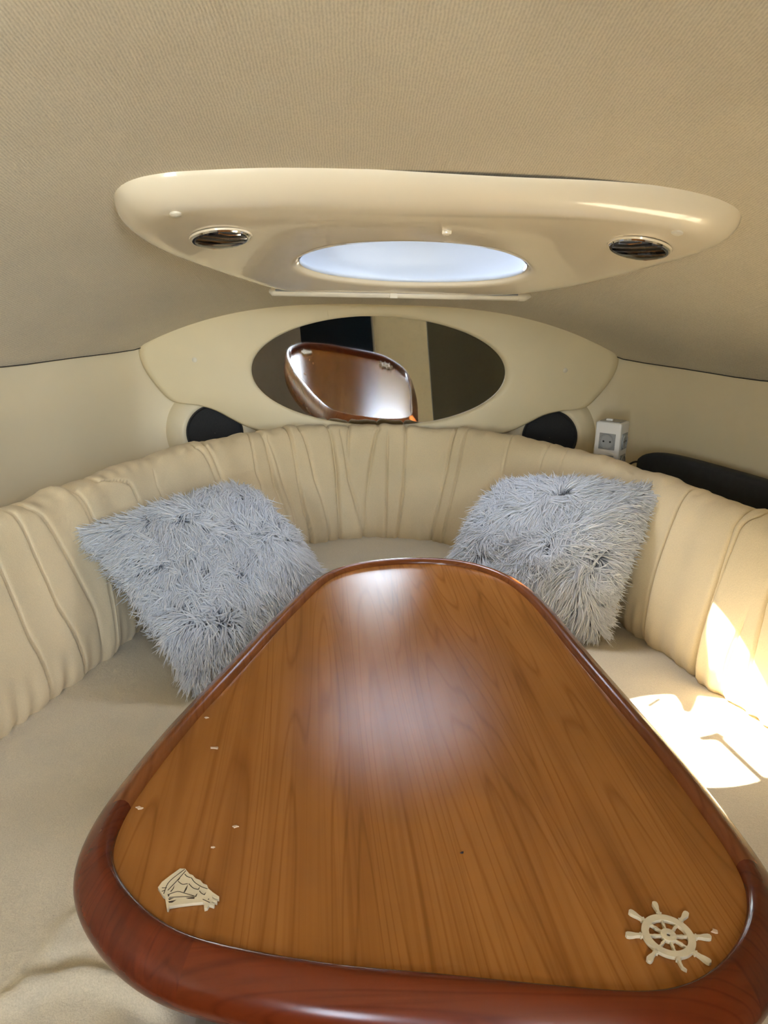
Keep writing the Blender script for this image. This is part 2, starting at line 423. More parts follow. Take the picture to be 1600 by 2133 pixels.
struct(grid_obj('wall_partition', Vp, M_greyp, cu=True, sharp=40, caps=['v0', 'v1']), 'grey lined half bulkhead seen in the oval mirror, unseen upper part added to shade the right side')

# ------------------------------------------------------------------ backrest and seat
BR_B = [(0, 2.25), (.14, 2.222), (.24, 2.165), (.37, 2.04), (.47, 1.88), (.545, 1.68), (.59, 1.5), (.64, 1.32), (.69, 1.15), (.74, .9), (.78, .55)]
BR_T = [(0, 2.295), (.15, 2.278), (.27, 2.235), (.40, 2.13), (.505, 1.965), (.60, 1.765), (.665, 1.535), (.715, 1.33), (.765, 1.12), (.81, .88), (.85, .55)]
BR_P = [(.03, 0, .425), (.0, 0, .442), (-.03, -.014, .475), (.08, -.018, .56), (.32, -.014, .66), (.52, -.008, .735), (.72, -.004, .782), (1.0, 0, .800), (1.0, .035, .795), (1.0, .056, .765), (1.0, .06, .69), (1.0, .06, .50)]
CREASE = [[(-1.332, 0.658), (-1.336, 0.418), (-1.328, 0.241), (-1.285, 0.051)], [(-1.429, 0.443), (-1.432, 0.203), (-1.404, 0.051)], [(-1.285, 0.696), (-1.26, 0.43), (-1.221, 0.152)], [(-1.16, 0.696), (-1.146, 0.456), (-1.142, 0.19), (-1.156, 0.051)], [(-1.142, 0.696), (-1.124, 0.43), (-1.163, 0.203), (-1.171, 0.051)], [(-1.052, 0.696), (-0.948, 0.532), (-0.923, 0.367)], [(-0.834, 0.468), (-0.805, 0.342)], [(-0.661, 0.696), (-0.604, 0.418), (-0.597, 0.38)], [(-0.622, 0.696), (-0.572, 0.392), (-0.522, 0.152)], [(-0.439, 0.696), (-0.432, 0.38), (-0.418, 0.316)], [(-0.393, 0.696), (-0.371, 0.304), (-0.339, 0.127)], [(-0.375, 0.557), (-0.342, 0.291), (-0.307, 0.089)], [(-0.303, 0.696), (-0.292, 0.304), (-0.278, 0.139), (-0.249, 0.038)], [(-0.264, 0.646), (-0.231, 0.291), (-0.181, 0.063)], [(-0.17, 0.696), (-0.149, 0.329), (-0.145, 0.139), (-0.138, 0.038)], [(-0.131, 0.57), (-0.109, 0.278), (-0.084, 0.139), (-0.056, 0.051)], [(-0.102, 0.696), (-0.109, 0.468)], [(-0.009, 0.646), (-0.038, 0.316), (-0.048, 0.177), (-0.052, 0.038)], [(0.02, 0.544), (0.02, 0.253), (0.02, 0.051)], [(0.077, 0.608), (0.077, 0.278), (0.07, 0.139), (0.059, 0.038)], [(0.235, 0.696), (0.221, 0.354), (0.199, 0.152), (0.177, 0.038)], [(0.274, 0.646), (0.264, 0.354), (0.246, 0.152), (0.224, 0.038)], [(0.421, 0.696), (0.411, 0.456)], [(0.561, 0.696), (0.543, 0.494)], [(0.633, 0.696), (0.618, 0.494)], [(1.088, 0.696), (1.088, 0.456), (1.088, 0.241), (1.095, 0.063)], [(1.264, 0.696), (1.257, 0.532), (1.275, 0.316), (1.282, 0.076)], [(1.3, 0.696), (1.282, 0.544), (1.289, 0.304), (1.293, 0.076)], [(1.414, 0.354), (1.443, 0.177), (1.454, 0.089)], [(1.386, 0.165), (1.382, 0.063)]]
CDEPTH = [9, 8, 5, 8, 6, 6, 3, 5, 6, 4, 6, 3.5, 8, 5, 7, 6, 4, 5, 4, 5, 6.5, 5, 4, 4, 3, 9, 9, 6, 9, 5]
for sgn in (-1, 1):
    for s0 in (1.52, 1.66, 1.83, 1.98):
        s0 = sgn*(s0+(.04 if sgn > 0 else 0)); CREASE.append([(s0, .69), (s0+.02, .4), (s0+.05*sgn, .06)]); CDEPTH.append(7)

nu, nt_ = 2800, 62
B = catmull(mirror_path(BR_B), 600); T = catmull(mirror_path(BR_T), 600)
Bq = resample(B, nu, ref=T); Tq = resample(T, nu)
s_arc = np.r_[0, np.cumsum(np.linalg.norm(np.diff(Tq, axis=0), axis=1))]; s_arc -= s_arc[-1]/2
tg = np.gradient(Tq, axis=0); tg /= np.linalg.norm(tg, axis=1)[:, None]
NO = np.stack([-tg[:, 1], tg[:, 0]], 1)
pr = resample(catmull(BR_P, 200), nt_)
V = np.zeros((nu, nt_, 3))
for j, (e, o, z) in enumerate(pr):
    V[:, j, :2] = Bq*(1-e)+Tq*e+NO*o; V[:, j, 2] = z
du = np.gradient(V, axis=0); dv = np.gradient(V, axis=1)
nr = np.cross(dv, du); nr /= np.linalg.norm(nr, axis=2)[:, :, None]
if nr[nu//2, 20, 1] > 0: nr = -nr                     # face the cabin (towards -y at the bow)
tt = np.linspace(0, 1, nt_)
disp = np.zeros((nu, nt_))
SS = s_arc[:, None]
for k, (cl, dep) in enumerate(zip(CREASE, CDEPTH)):
    cl = sorted(cl, key=lambda p: p[1]); ts = [p[1] for p in cl]; ss = [p[0] for p in cl]
    c_s = np.interp(tt, ts, ss)[None, :]
    lo, hi = ts[0], ts[-1]
    fade = np.clip((tt-lo+.09)/.08, 0, 1)*np.clip(((hi if hi < .6 else .80)+.12-tt)/.12, 0, 1)
    if hi >= .6 and lo <= .1: fade = np.clip((.92-tt)/.15, 0, 1)
    vary = .75+.25*np.sin(tt*9+k*1.7)
    d = SS-c_s; w = .0045+.0014*(k % 3)
    s_mid = float(np.mean(ss)); sg = -1 if s_mid < -.42 else (1 if s_mid > .42 else (-1 if (k % 2) else 1))
    w *= .7
    prof = -1.0*np.exp(-(np.abs(d)/w)**1.2)+np.where(d*sg > 0, .42*np.exp(-np.abs(d)/(12*w)), 0)*(1-np.exp(-(np.abs(d)/(1.2*w))**2))
    disp += prof*(fade*vary)[None, :]*dep*.001*2.2
# soft puffiness between folds, gathers along the hem and over the top roll
disp += .0022*np.sin(SS*19+1.3*np.sin(SS*7)+tt[None, :]*1.1)+.0012*np.sin(SS*47+tt[None, :]*2.0+2*np.sin(SS*11))
hem = np.clip((.13-tt)/.13, 0, 1)[None, :]
disp += hem*(.003*np.sin(SS*83+3*np.sin(SS*13))+.002*np.sin(SS*151))
topr = np.exp(-((tt-.72)/.09)**2)[None, :]
disp += topr*(.0022*np.sin(SS*61+2*np.sin(SS*17))+.0014*np.sin(SS*133+1))
V += nr*disp[:, :, None]
bk = grid_obj('backrest_cushion', V, M_back, caps=['u0', 'u1'])
tag(bk, 'long U-shaped backrest in pleated cream fabric wrapping the berth', 'backrest')

# ledge between backrest and hull
W = resample(np.vstack([side_l[::-1], bow[1:-1], side]), nu, ref=None)
Vl = np.zeros((nu//4, 2, 3))
Lq = Tq[::4]+NO[::4]*.055
for i in range(len(Vl)):
    Vl[i, 0] = (*Lq[i], .60)
    # nearest hull point outward
    d = W-Lq[i]; along = d@NO[::4][i]; across = np.abs(d@tg[::4][i])
    k = np.argmin(across+np.where(along < 0, 9, 0)+.2*np.abs(along)); Vl[i, 1] = (*W[k], .60)
ledge = grid_obj('trim_3', Vl, M_wall); struct(ledge, 'cream ledge behind the backrest')
sm = ledge.modifiers.new('t', 'SOLIDIFY'); sm.thickness = .015

# seat cushion
IN = [(0, 1.27), (.10, 1.25), (.19, 1.17), (.255, 1.05), (.28, .92), (.285, .75), (.285, .60), (.285, .48), (.285, .40), (.285, .32)]
nS = 420
Bs = resample(catmull(mirror_path(BR_B), 800), nS); Is = resample(catmull(mirror_path(IN), 800), nS)
NB = -normals2(Bs, False)
prof_n = 60
Vs = np.zeros((nS, prof_n+8, 3))
outer = Bs+NB*.02
if outer[nS//2, 1] < Bs[nS//2, 1]: outer = Bs-NB*.02
for j in range(prof_n):
    f = j/(prof_n-1); Vs[:, j, :2] = outer*(1-f)+Is*f; Vs[:, j, 2] = .450
inw = Is-Bs; inw /= np.linalg.norm(inw, axis=1)[:, None]
for j, (o, z) in enumerate([(.010, .4475), (.018, .441), (.023, .430), (.025, .415), (.025, .38), (.022, .35), (.014, .338), (-.03, .336)]):
    Vs[:, prof_n+j, :2] = Is+inw*o; Vs[:, prof_n+j, 2] = z
def ridge(P, pts, h, w, skew=0.):
    pts = np.asarray(pts, float); pp = resample(catmull(pts, 60), 40); d = np.full(P.shape[:2], 9.); 
    for k, q in enumerate(pp):
        dd_ = np.hypot(P[..., 0]-q[0], P[..., 1]-q[1]); d = np.minimum(d, dd_)
    return h*np.exp(-(d/w)**2)
dz = .0020*np.sin(Vs[..., 0]*17+Vs[..., 1]*9)+.0016*np.sin(Vs[..., 1]*23-Vs[..., 0]*11)
dz += ridge(Vs, [(-.408, .748), (-.428, .739), (-.436, .72), (-.437, .676), (-.447, .66)], .007, .012)
dz += ridge(Vs, [(-.39, .735), (-.37, .70), (-.34, .68)], .012, .045)
dz += ridge(Vs, [(-.46, .635), (-.427, .655), (-.375, .66), (-.297, .628)], .013, .011)
dz -= ridge(Vs, [(-.435, .68), (-.39, .685), (-.31, .655)], .010, .012)
dz += ridge(Vs, [(-.33, .60), (-.30, .56), (-.29, .5)], .008, .02)
dz -= ridge(Vs, [(-.41, .765), (-.36, .765)], .006, .010)
edge = np.ones(prof_n+8); edge[:3] = 0; edge[prof_n+3:] = .4
Vs[..., 2] += dz*edge[None, :]
seat = grid_obj('seat_cushion', Vs, M_seat, caps=['u0', 'u1'])
tag(seat, 'wide U-shaped beige fabric seat cushion under the table', 'seat cushion')

Vb = np.zeros((nS, 3, 3)); oo = Is-inw*.0
for j, (o, z) in enumerate([(-.02, .334), (.004, .330), (.004, .0)]):
    Vb[:, j, :2] = Is+inw*o; Vb[:, j, 2] = z
Vb2 = np.zeros((nS, 1, 3)); Vb2[:, 0, :2] = outer; Vb2[:, 0, 2] = .334
bb = grid_obj('bench_base', np.concatenate([Vb2, Vb], 1), M_bench, sharp=30)
tag(bb, 'smooth cream bench base below the seat cushion', 'bench')

# ------------------------------------------------------------------ ceiling panel with hatch
OUT = [(-.487, 1.325), (-.452, 1.272), (-.389, 1.262), (-.309, 1.272), (-.121, 1.284), (.033, 1.284), (.187, 1.279), (.338, 1.262), (.449, 1.246), (.516, 1.250),
       (.552, 1.285), (.553, 1.35), (.537, 1.45), (.488, 1.645), (.432, 1.80), (.345, 1.935), (.20, 2.015), (.04, 2.04), (-.14, 2.02), (-.29, 1.985), (-.385, 1.815), (-.468, 1.58), (-.497, 1.42)]
outl = resample(smooth_closed(resample(catmull(OUT, 900, True), 300, True), 6), 240, True)
ang = np.arctan2((outl[:, 1]-HC[1])/HB, (outl[:, 0]-HC[0])/HA)
inner = HC+np.stack([HA*np.cos(ang), HB*np.sin(ang)], 1)
PT = .046
nj = 40
rows = []
def dome(P, drop): return np.stack([P[:, 0], P[:, 1], ceil_z(P[:, 0], P[:, 1])-drop], 1)
L = np.linalg.norm(outl-inner, axis=1)
for j in range(nj):                                   # outer edge rolling down to the flat of the panel
    f = (j/(nj-1))**1.6
    P = outl*(1-f)+inner*f
    dist = f*L; dend = (1-f)*L
    R = np.minimum(.075, L*.6)
    gap = .009*np.exp(-((outl[:, 0]-.16)/.24)**2)*(outl[:, 1] < 1.4)
    k = np.clip(dist/R, 0, 1); drop = -.004+gap*(1-k)+PT*np.sqrt(np.clip(1-(1-k)**2.2, 0, 1))+.004*np.sin(np.pi*f)
    lip = np.clip(1-dend/.022, 0, 1); drop = drop-.012*(1-np.sqrt(np.clip(1-lip**2, 0, 1)))
    rows.append(dome(P, drop))
Vp = np.stack(rows, 1)
panel = tag(empty('ceiling_panel'), 'glossy cream lens-shaped moulding around the ceiling hatch', 'ceiling panel')
grid_obj('moulding', Vp, M_gel, panel, cu=True)
# hatch coaming: rolls from the panel lip up to the glass
cz_ = lambda P: 1.60-.21*(P[:, 1]-.85)                 # plane of the glass, parallel to the deck
ti = np.linspace(0, 2*np.pi, 120, endpoint=False)
ell = lambda k: HC+np.stack([(HA+k)*np.cos(ti), (HB+k)*np.sin(ti)], 1)
cz0 = lambda P: ceil_z(P[:, 0], P[:, 1])-PT+.012
rows = []
P = ell(0); rows.append(np.column_stack([P, cz0(P)]))
for k, dzz in ((-.002, .004), (.0, .010), (.004, .018)):
    P2 = ell(k); rows.append(np.column_stack([P2, cz0(P)+dzz]))
z3 = cz0(P)+.018
for f in np.linspace(.2, 1, 5):
    Pf = ell(.006+.010*f); rows.append(np.column_stack([Pf, z3*(1-f)+cz_(Pf)*f]))
Pf = ell(.05); rows.append(np.column_stack([Pf, cz_(Pf)]))
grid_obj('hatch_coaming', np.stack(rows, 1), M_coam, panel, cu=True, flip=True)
fr_ = lambda k, h: np.column_stack([ell(k), cz_(ell(k))+h])
grid_obj('hatch_frame', np.stack([fr_(.045, .002), fr_(.045, .014), fr_(-.022, .014), fr_(-.022, .002)], 1), M_alu, panel, cu=True, cv=True, sharp=40)
from_arrays('hatch_glass', fr_(-.018, .008), [tuple(range(120))], M_glass, panel)
Pc = ell(.055)
grid_obj('hatch_collar', np.stack([np.column_stack([Pc, ceil_z(Pc[:, 0], Pc[:, 1])-.004]), np.column_stack([Pc, cz_(Pc)+.001])], 1), M_coam, panel, cu=True)  # unseen collar added to block sun leaking in below the coaming flange
# stay, hinge and cord under the glass (they cast the shapes in the sun patch)
def under(pts, d=.012): return [(x, y, 1.60-.21*(y-.85)-d) for x, y in pts]
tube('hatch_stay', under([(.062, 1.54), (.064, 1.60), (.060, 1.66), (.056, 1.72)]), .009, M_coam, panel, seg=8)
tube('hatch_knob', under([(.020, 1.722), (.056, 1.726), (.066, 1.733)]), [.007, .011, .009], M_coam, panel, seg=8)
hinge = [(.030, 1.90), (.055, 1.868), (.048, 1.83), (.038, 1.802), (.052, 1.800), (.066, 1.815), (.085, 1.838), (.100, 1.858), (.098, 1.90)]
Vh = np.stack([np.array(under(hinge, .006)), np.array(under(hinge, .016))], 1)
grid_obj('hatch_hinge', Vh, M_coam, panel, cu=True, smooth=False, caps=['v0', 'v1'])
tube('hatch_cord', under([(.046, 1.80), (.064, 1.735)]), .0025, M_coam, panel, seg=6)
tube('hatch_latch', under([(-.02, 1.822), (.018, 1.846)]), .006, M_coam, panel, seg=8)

def panel_pt(x, y, extra=0.): return np.array([x, y, float(ceil_z(np.array(x), np.array(y)))-PT-.003-extra])
def panel_n(x, y):
    e = .01; g = lambda a, b: float(ceil_z(np.array(a), np.array(b)))
    n = np.array([(g(x+e, y)-g(x-e, y))/(2*e), (g(x, y+e)-g(x, y-e))/(2*e), -1.0]); return n/np.linalg.norm(n)
for (x, y), nm in (((-.384, 1.315), 0), ((.45, 1.30), 1)):
    p = panel_pt(x, y); lathe('screw_cap', [(0.0005, .0055), (.006, .005), (.0095, .003), (.0105, -.004)], M_cap, panel, p+np.array([0, 0, .006]), panel_n(x, y), 24)
cp = panel_pt(.078, 1.437)
box('blind_clip', cp+np.array([0, 0, .001]), (.018, .010, .007), M_gel, panel, bev=.002)
prism('clip_tongue', [(.072, 1.442), (.084, 1.442), (.081, 1.462), (.078, 1.470)], cp[2]-.003, cp[2]+.001, M_gel, panel)

for (x, y, lab) in ((-.335, 1.455, 'chrome recessed ceiling spotlight on the left end of the cream hatch moulding'), (.425, 1.40, 'chrome recessed ceiling spotlight on the right end of the cream hatch moulding')):
    sp = tag(empty('ceiling_spotlight'), lab, 'light', 'recessed spotlights in the hatch moulding')
    n = panel_n(x, y); p = panel_pt(x, y)
    lathe('bezel', [(.0535, .000), (.0540, .0012), (.0550, .0016), (.0565, .0012), (.0575, -.002)], M_gel, sp, p, n, 56)
    lathe('chrome_ring', [(.0475, .001), (.0485, .0035), (.052, .0035), (.054, .001)], M_chrome, sp, p, n, 56)
    lathe('reflector', [(.0475, .003), (.042, .0012), (.032, .0008), (.022, .0006), (.0003, .0005)], M_grey, sp, p, n, 56)
    a, b, _ = frame_from(n)
    for k in range(-4, 5):
        h = .0105*k; w = math.sqrt(max(.0472**2-h*h, 0))*.97
        tube('lens_rib', [p+n*.0035+b*h-a*w, p+n*.0055+b*h, p+n*.0035+b*h+a*w], .0022, M_lens if k % 2 else M_chrome, sp, seg=6)
    lathe('lens', [(.0475, .0055), (.037, .0078), (.022, .0092), (.0004, .0098)], M_lens, sp, p, n, 48)

# roller blind at the forward edge of the panel
rb = tag(empty('roller_blind'), 'thin cream roller blind tube along the front edge of the hatch moulding', 'blind')
A0 = np.array([-.295, 1.985, 1.197]); A1 = np.array([.345, 1.97, 1.199])
tube('casing', [A0, A1], .011, M_cap, rb, seg=16)
tube('slot', [A0+[.005, -.0092, .0035], A1+[-.015, -.0092, .0035]], .0032, M_grey, rb, seg=8)
tube('end_cap', [A1+[-.012, 0, 0], A1+[.004, 0, 0], A1+[.012, 0, 0], A1+[.022, 0, 0]], [.0125, .0125, .009, .002], M_cap, rb, seg=14)
tube('end_cap', [A0+[-.012, 0, .002], A0+[-.004, 0, 0], A0+[.006, 0, 0]], [.004, .011, .011], M_cap, rb, seg=14)
box('pull_clip', (.012, 1.974, 1.199), (.022, .016, .024), M_cap, rb, bev=.003)

# ------------------------------------------------------------------ bow panel, mirror, speakers
def mirror_y(x, z):
    q = z-.96
    return 2.36+.02*x-.02*q-.024*x*x+.031*x*q-.169*q*q
half = [(0, 1.172), (.22, 1.170), (.405, 1.160), (.578, 1.110), (.70, 1.058), (.748, 1.032), (.752, .990), (.728, .935), (.675, .868), (.640, .852), (.585, .846), (.53, .832), (.475, .803), (.42, .777), (.30, .745), (.15, .733), (0, .730)]
hl = np.array(half); bow_out = np.vstack([hl, (hl[1:-1]*[-1, 1])[::-1]])
bo = resample(smooth_closed(resample(catmull(bow_out, 1200, True), 480, True), 3), 360, True)
MC = np.array([-.004, .960]); MA, MB = .398, .168
ang = np.arctan2((bo[:, 1]-MC[1])/MB, (bo[:, 0]-MC[0])/MA)
bi = MC+np.stack([MA*np.cos(ang), MB*np.sin(ang)], 1)
L = np.linalg.norm(bo-bi, axis=1)
rows = []
def yplane(P, off): return np.column_stack([P[:, 0], 2.348+np.zeros(len(P))+off, P[:, 1]])
rows.append(yplane(bo, .05)); rows.append(yplane(bo, .014))
for j in range(28):
    f = j/27; P = bo*(1-f)+bi*f
    do = f*L; di = (1-f)*L
    o1 = .014*(1-np.sqrt(np.clip(1-(1-np.clip(do/.016, 0, 1))**2, 0, 1)))
    o2 = .010*(1-np.sqrt(np.clip(1-(1-np.clip(di/.014, 0, 1))**2, 0, 1)))
    rows.append(yplane(P, o1+o2-.004*np.sin(np.pi*f)))
rows.append(yplane(bi, .022))
bp = tag(empty('bow_panel'), 'cream padded bow panel framing the oval mirror', 'wall panel')
grid_obj('padding', np.stack(rows, 1), M_vinyl, bp, cu=True)
for x, z in ((-.580, .989), (.580, .978)):
    lathe('screw_cap', [(.0003, .004), (.005, .0035), (.0075, .002), (.0085, -.003)], M_cap, bp, (x, 2.345, z), (0, -1, 0), 20)
tm = np.linspace(0, 2*np.pi, 120, endpoint=False)
rows = []
for k in np.linspace(1.0, .02, 24):
    px_ = MC[0]+(MA+.004)*k*np.cos(tm); pz_ = MC[1]+(MB+.004)*k*np.sin(tm)
    rows.append(np.column_stack([px_, mirror_y(px_, pz_), pz_]))
back = rows[0]+np.array([0, .006, 0])
mir = grid_obj('oval_mirror', np.stack([back]+rows, 1), M_mirror, cu=True, flip=True, caps=['v0', 'v1'], sharp=30)
tag(mir, 'oval mirror set in the cream bow panel reflecting the table', 'mirror')

for sx, x, lab in ((-1, -.532, 'round black speaker left of the mirror, half hidden by the backrest'), (1, .555, 'round black speaker right of the mirror, near the white socket tower')):
    spk = tag(empty('speaker'), lab, 'speaker', 'speakers flanking the bow panel')
    c = np.array([x, 2.375, .757]); n = np.array([-.10*sx, -1, .06])
    lathe('housing', [(.165, -.055), (.150, -.012), (.125, .004), (.104, .012), (.092, .012), (.088, .004)], M_wall, spk, c, n, 64, sharp=None)
    lathe('rim', [(.089, .0), (.090, .010), (.086, .012), (.082, .008)], M_rubber, spk, c, n, 56)
    lathe('grille', [(.084, .006), (.06, .010), (.03, .012), (.0005, .0125)], M_black, spk, c, n, 56)

# ------------------------------------------------------------------ socket tower, cable, dark slab
ct = tag(empty('socket_tower'), 'white cube socket tower standing behind the backrest on the right', 'power strip')
cc = np.array([.655, 2.075, .733]); ra = math.radians(-36.9); S_ = .074
box('body', cc, (S_, S_, .260), M_white, ct, bev=.005, rot=ra, seg=3)
R2 = np.array([[math.cos(ra), -math.sin(ra)], [math.sin(ra), math.cos(ra)]])
box('top_plate', cc+[0, 0, .1305], (S_*.8, S_*.8, .003), M_grey, ct, bev=.001, rot=ra)
box('switch', cc+[-.01, 0, .134], (.018, .012, .006), M_white, ct, bev=.001, rot=ra)
for dn in ((0, -1), (1, 0)):
    nn = R2@np.array(dn, float); n3 = np.array([nn[0], nn[1], 0])
    for hz in (.076, .014, -.048):
        c = cc+n3*(S_/2)+np.array([0, 0, hz])
        a, b, _ = frame_from(n3)
        q = box('socket', c, (.046, .004, .046) if dn[1] else (.004, .046, .046), M_grey, ct, bev=.001, rot=ra)
        lathe('socket_well', [(.0215, .0015), (.0205, .0045), (.0190, .0045), (.0175, .0022), (.0003, .0022)], M_socket, q, c, n3, 32)
        for k in (-1, 1):
            lathe('pin_hole', [(.0028, .0024), (.0026, .0032), (.0002, .0032)], M_rubber, q, c+a*k*.0095, n3, 12)
cb = tube('power_cable', catmull([(.700, 2.10, .712), (.715, 2.09, .728), (.735, 2.085, .742), (.757, 2.08, .742)], 24), .003, M_rubber, seg=8)
tag(cb, 'short black cable between the socket tower and the charcoal slab', 'cable')
sp_ = resample(catmull([(.752, 2.092), (.79, 1.99), (.835, 1.87), (.893, 1.70), (.93, 1.54), (.95, 1.35), (.965, 1.1)], 80), 60)
nsl = -normals2(sp_, False)
top = .792-.040*np.exp(-np.linspace(0, 1, 60)/.045)
V = np.zeros((60, 14, 3))
for i in range(60):
    th_ = .020*(1-.55*math.exp(-i/1.5)); z1 = top[i]; z0 = .603
    prf = [(-1, 0), (-1, .6), (-.97, .92), (-.85, .97), (-.6, .995), (0, 1.0), (.6, .995), (.85, .97), (.97, .92), (1, .6), (1, 0), (.5, 0), (0, 0), (-.5, 0)]
    for j, (o, h) in enumerate(prf): V[i, j] = (*(sp_[i]+nsl[i]*o*th_), z0+(z1-z0)*h)
sl = grid_obj('charcoal_slab', V, M_char, cv=True, sharp=50, caps=['u0', 'u1'])
tag(sl, 'long smooth charcoal slab lying behind the backrest on the right', 'panel')

# ------------------------------------------------------------------ table
INN = [(-.304, .559), (-.311, .609), (-.304, .667), (-.278, .783), (-.240, .911), (-.177, 1.119), (-.118, 1.269), (-.027, 1.326), (.093, 1.333), (.176, 1.274), (.214, 1.163), (.236, .954),
       (.253, .802), (.265, .686), (.269, .582), (.267, .533), (.252, .495), (.22, .457), (.176, .428), (.135, .419), (.064, .426), (-.025, .438), (-.099, .447), (-.174, .463), (-.223, .479), (-.265, .509)]
inn = resample(smooth_closed(resample(catmull(INN, 1200, True), 400, True), 14), 360, True)
nn = normals2(inn)
if ((inn+nn*.01-inn.mean(0))**2).sum() < ((inn-inn.mean(0))**2).sum(): nn = -nn
TZ = .700
table = tag(empty('table'), 'tapered cherry wood table with rounded raised rim on a pedestal', 'table')
prism('tabletop', inn+nn*.003, TZ-.035, TZ, M_wood, table)
PROF = [(-.004, -.040), (-.001, -.002), (.0, .0035), (.0025, .0075), (.006, .0092), (.010, .0090), (.015, .0065), (.022, .0015), (.029, -.005), (.034, -.014), (.0355, -.024), (.033, -.035), (.026, -.043), (.014, -.047), (-.004, -.047)]
PROF = resample(catmull(PROF, 120), 34)
def idx(p): return int(np.argmin(((inn-np.array(p))**2).sum(1)))
J = [idx((-.318, .632)), idx((-.130, 1.262)), idx((.200, 1.215)), idx((.268, .545)), idx((.205, .445)), idx((-.205, .472))]
order = sorted(J)
mats = {J[0]: 0, J[1]: 5, J[2]: 4, J[3]: 3, J[4]: 2, J[5]: 1}
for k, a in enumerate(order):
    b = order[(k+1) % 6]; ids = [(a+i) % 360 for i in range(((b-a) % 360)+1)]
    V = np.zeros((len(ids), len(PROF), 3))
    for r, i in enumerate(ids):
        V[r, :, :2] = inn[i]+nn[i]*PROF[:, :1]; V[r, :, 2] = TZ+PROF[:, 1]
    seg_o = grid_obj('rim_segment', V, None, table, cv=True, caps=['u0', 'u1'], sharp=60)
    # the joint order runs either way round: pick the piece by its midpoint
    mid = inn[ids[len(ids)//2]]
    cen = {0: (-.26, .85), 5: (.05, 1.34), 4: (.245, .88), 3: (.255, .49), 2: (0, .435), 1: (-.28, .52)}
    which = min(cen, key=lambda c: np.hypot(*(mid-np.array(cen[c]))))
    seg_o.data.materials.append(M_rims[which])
lathe('pedestal', [(.045, .03), (.045, .62), (.09, .64), (.09, .655)], M_alu, table, (0, .85, 0), cap0=True, cap1=True)
lathe('foot_plate', [(.14, .0), (.14, .012), (.06, .03), (.045, .03)], M_alu, table, (0, .85, 0), cap0=True, cap1=True)

# wheel ornament
wz = TZ+.0005; wt = .0032
wc = np.array([.1712, .4699])
wh = tag(empty('ship_wheel_ornament'), 'small flat birch ship wheel with eight handles on the table', 'ornament')
def ringplate(name, r0, r1, z0, z1, mat, parent, c):
    lathe(name, [(r0, z0), (r1, z0), (r1, z1), (r0, z1), (r0, z0)], mat, parent, (*c, 0), seg=72, sharp=30)
ringplate('ring', .0152, .0210, wz, wz+wt, M_birch, wh, wc)
ringplate('hub', .0016, .0062, wz, wz+wt+.0004, M_birch, wh, wc)
lathe('pin', [(.0016, wz), (.0016, wz+wt-.001), (.0002, wz+wt-.001)], M_burn, wh, (*wc, 0), seg=16)
def rotpts(P, a, c): 
    P = np.asarray(P, float); ca, sa = math.cos(a), math.sin(a)
    return np.stack([c[0]+P[:, 0]*ca-P[:, 1]*sa, c[1]+P[:, 0]*sa+P[:, 1]*ca], 1)
spk_p = [(.0058, -.0009), (.0085, -.0007), (.011, -.0011), (.0128, -.0006), (.0156, -.0009), (.0156, .0009), (.0128, .0006), (.011, .0011), (.0085, .0007), (.0058, .0009)]
han_p = [(.0205, -.0014), (.0218, -.0013), (.0222, -.0022), (.0230, -.0022), (.0234, -.0012), (.0262, -.0013), (.0295, -.0021), (.0325, -.0024), (.0343, -.0018), (.0350, 0), (.0343, .0018), (.0325, .0024), (.0295, .0021), (.0262, .0013), (.0234, .0012), (.0230, .0022), (.0222, .0022), (.0218, .0013), (.0205, .0014)]
brk_p = [(.0205, -.0014), (.0218, -.0013), (.0222, -.0022), (.0230, -.0022), (.0234, -.0012), (.0262, -.0006), (.0300, .0000), (.0308, .0022), (.0318, .0032), (.0312, .0010), (.0300, -.0008), (.0262, .0010), (.0234, .0012), (.0230, .0022), (.0222, .0022), (.0218, .0013), (.0205, .0014)]
brk_p = [(.0205, -.0014), (.0218, -.0013), (.0222, -.0022), (.0230, -.0022), (.0234, -.0012), (.0268, -.0009), (.0298, -.0003), (.0312, .0012), (.0322, .0030), (.0308, .0024), (.0296, .0012), (.0262, .0010), (.0234, .0012), (.0230, .0022), (.0222, .0022), (.0218, .0013), (.0205, .0014)]
for k in range(8):
    a = math.radians(87+45*k)
    prism('spoke', rotpts(spk_p, a, wc), wz, wz+wt-.0003, M_birch, wh)
    h = prism('handle', rotpts(brk_p if k == 4 else han_p, a, wc), wz, wz+wt, M_birch, wh)
    if k == 4: h['label'] = 'broken short handle of the wheel'

# sailing ship ornament
sh = tag(empty('sailing_ship_ornament'), 'small flat birch sailing ship cut-out with engraved sails on the table', 'ornament')
SO = [(-0.2542, 0.5271), (-0.2523, 0.5332), (-0.2468, 0.5407), (-0.2402, 0.5487), (-0.2354, 0.5484), (-0.2336, 0.5461), (-0.2304, 0.5422), (-0.2272, 0.5407), (-0.224, 0.5369), (-0.2194, 0.5347), (-0.2163, 0.5309), (-0.2126, 0.5291), (-0.2106, 0.5251), (-0.2059, 0.5207), (-0.1998, 0.516), (-0.1996, 0.5137), (-0.2028, 0.5147), (-0.2063, 0.517), (-0.2053, 0.5144), (-0.2005, 0.5114), (-0.2007, 0.5098), (-0.2048, 0.5115), (-0.205, 0.5099), (-0.2021, 0.5076), (-0.2025, 0.506), (-0.2066, 0.5077), (-0.2075, 0.5042), (-0.2098, 0.5033), (-0.2108, 0.5062), (-0.2101, 0.509), (-0.2126, 0.5104), (-0.2215, 0.5095), (-0.2312, 0.5081), (-0.2395, 0.5064), (-0.2395, 0.5032), (-0.2407, 0.5032), (-0.2458, 0.517), (-0.2476, 0.5181)]
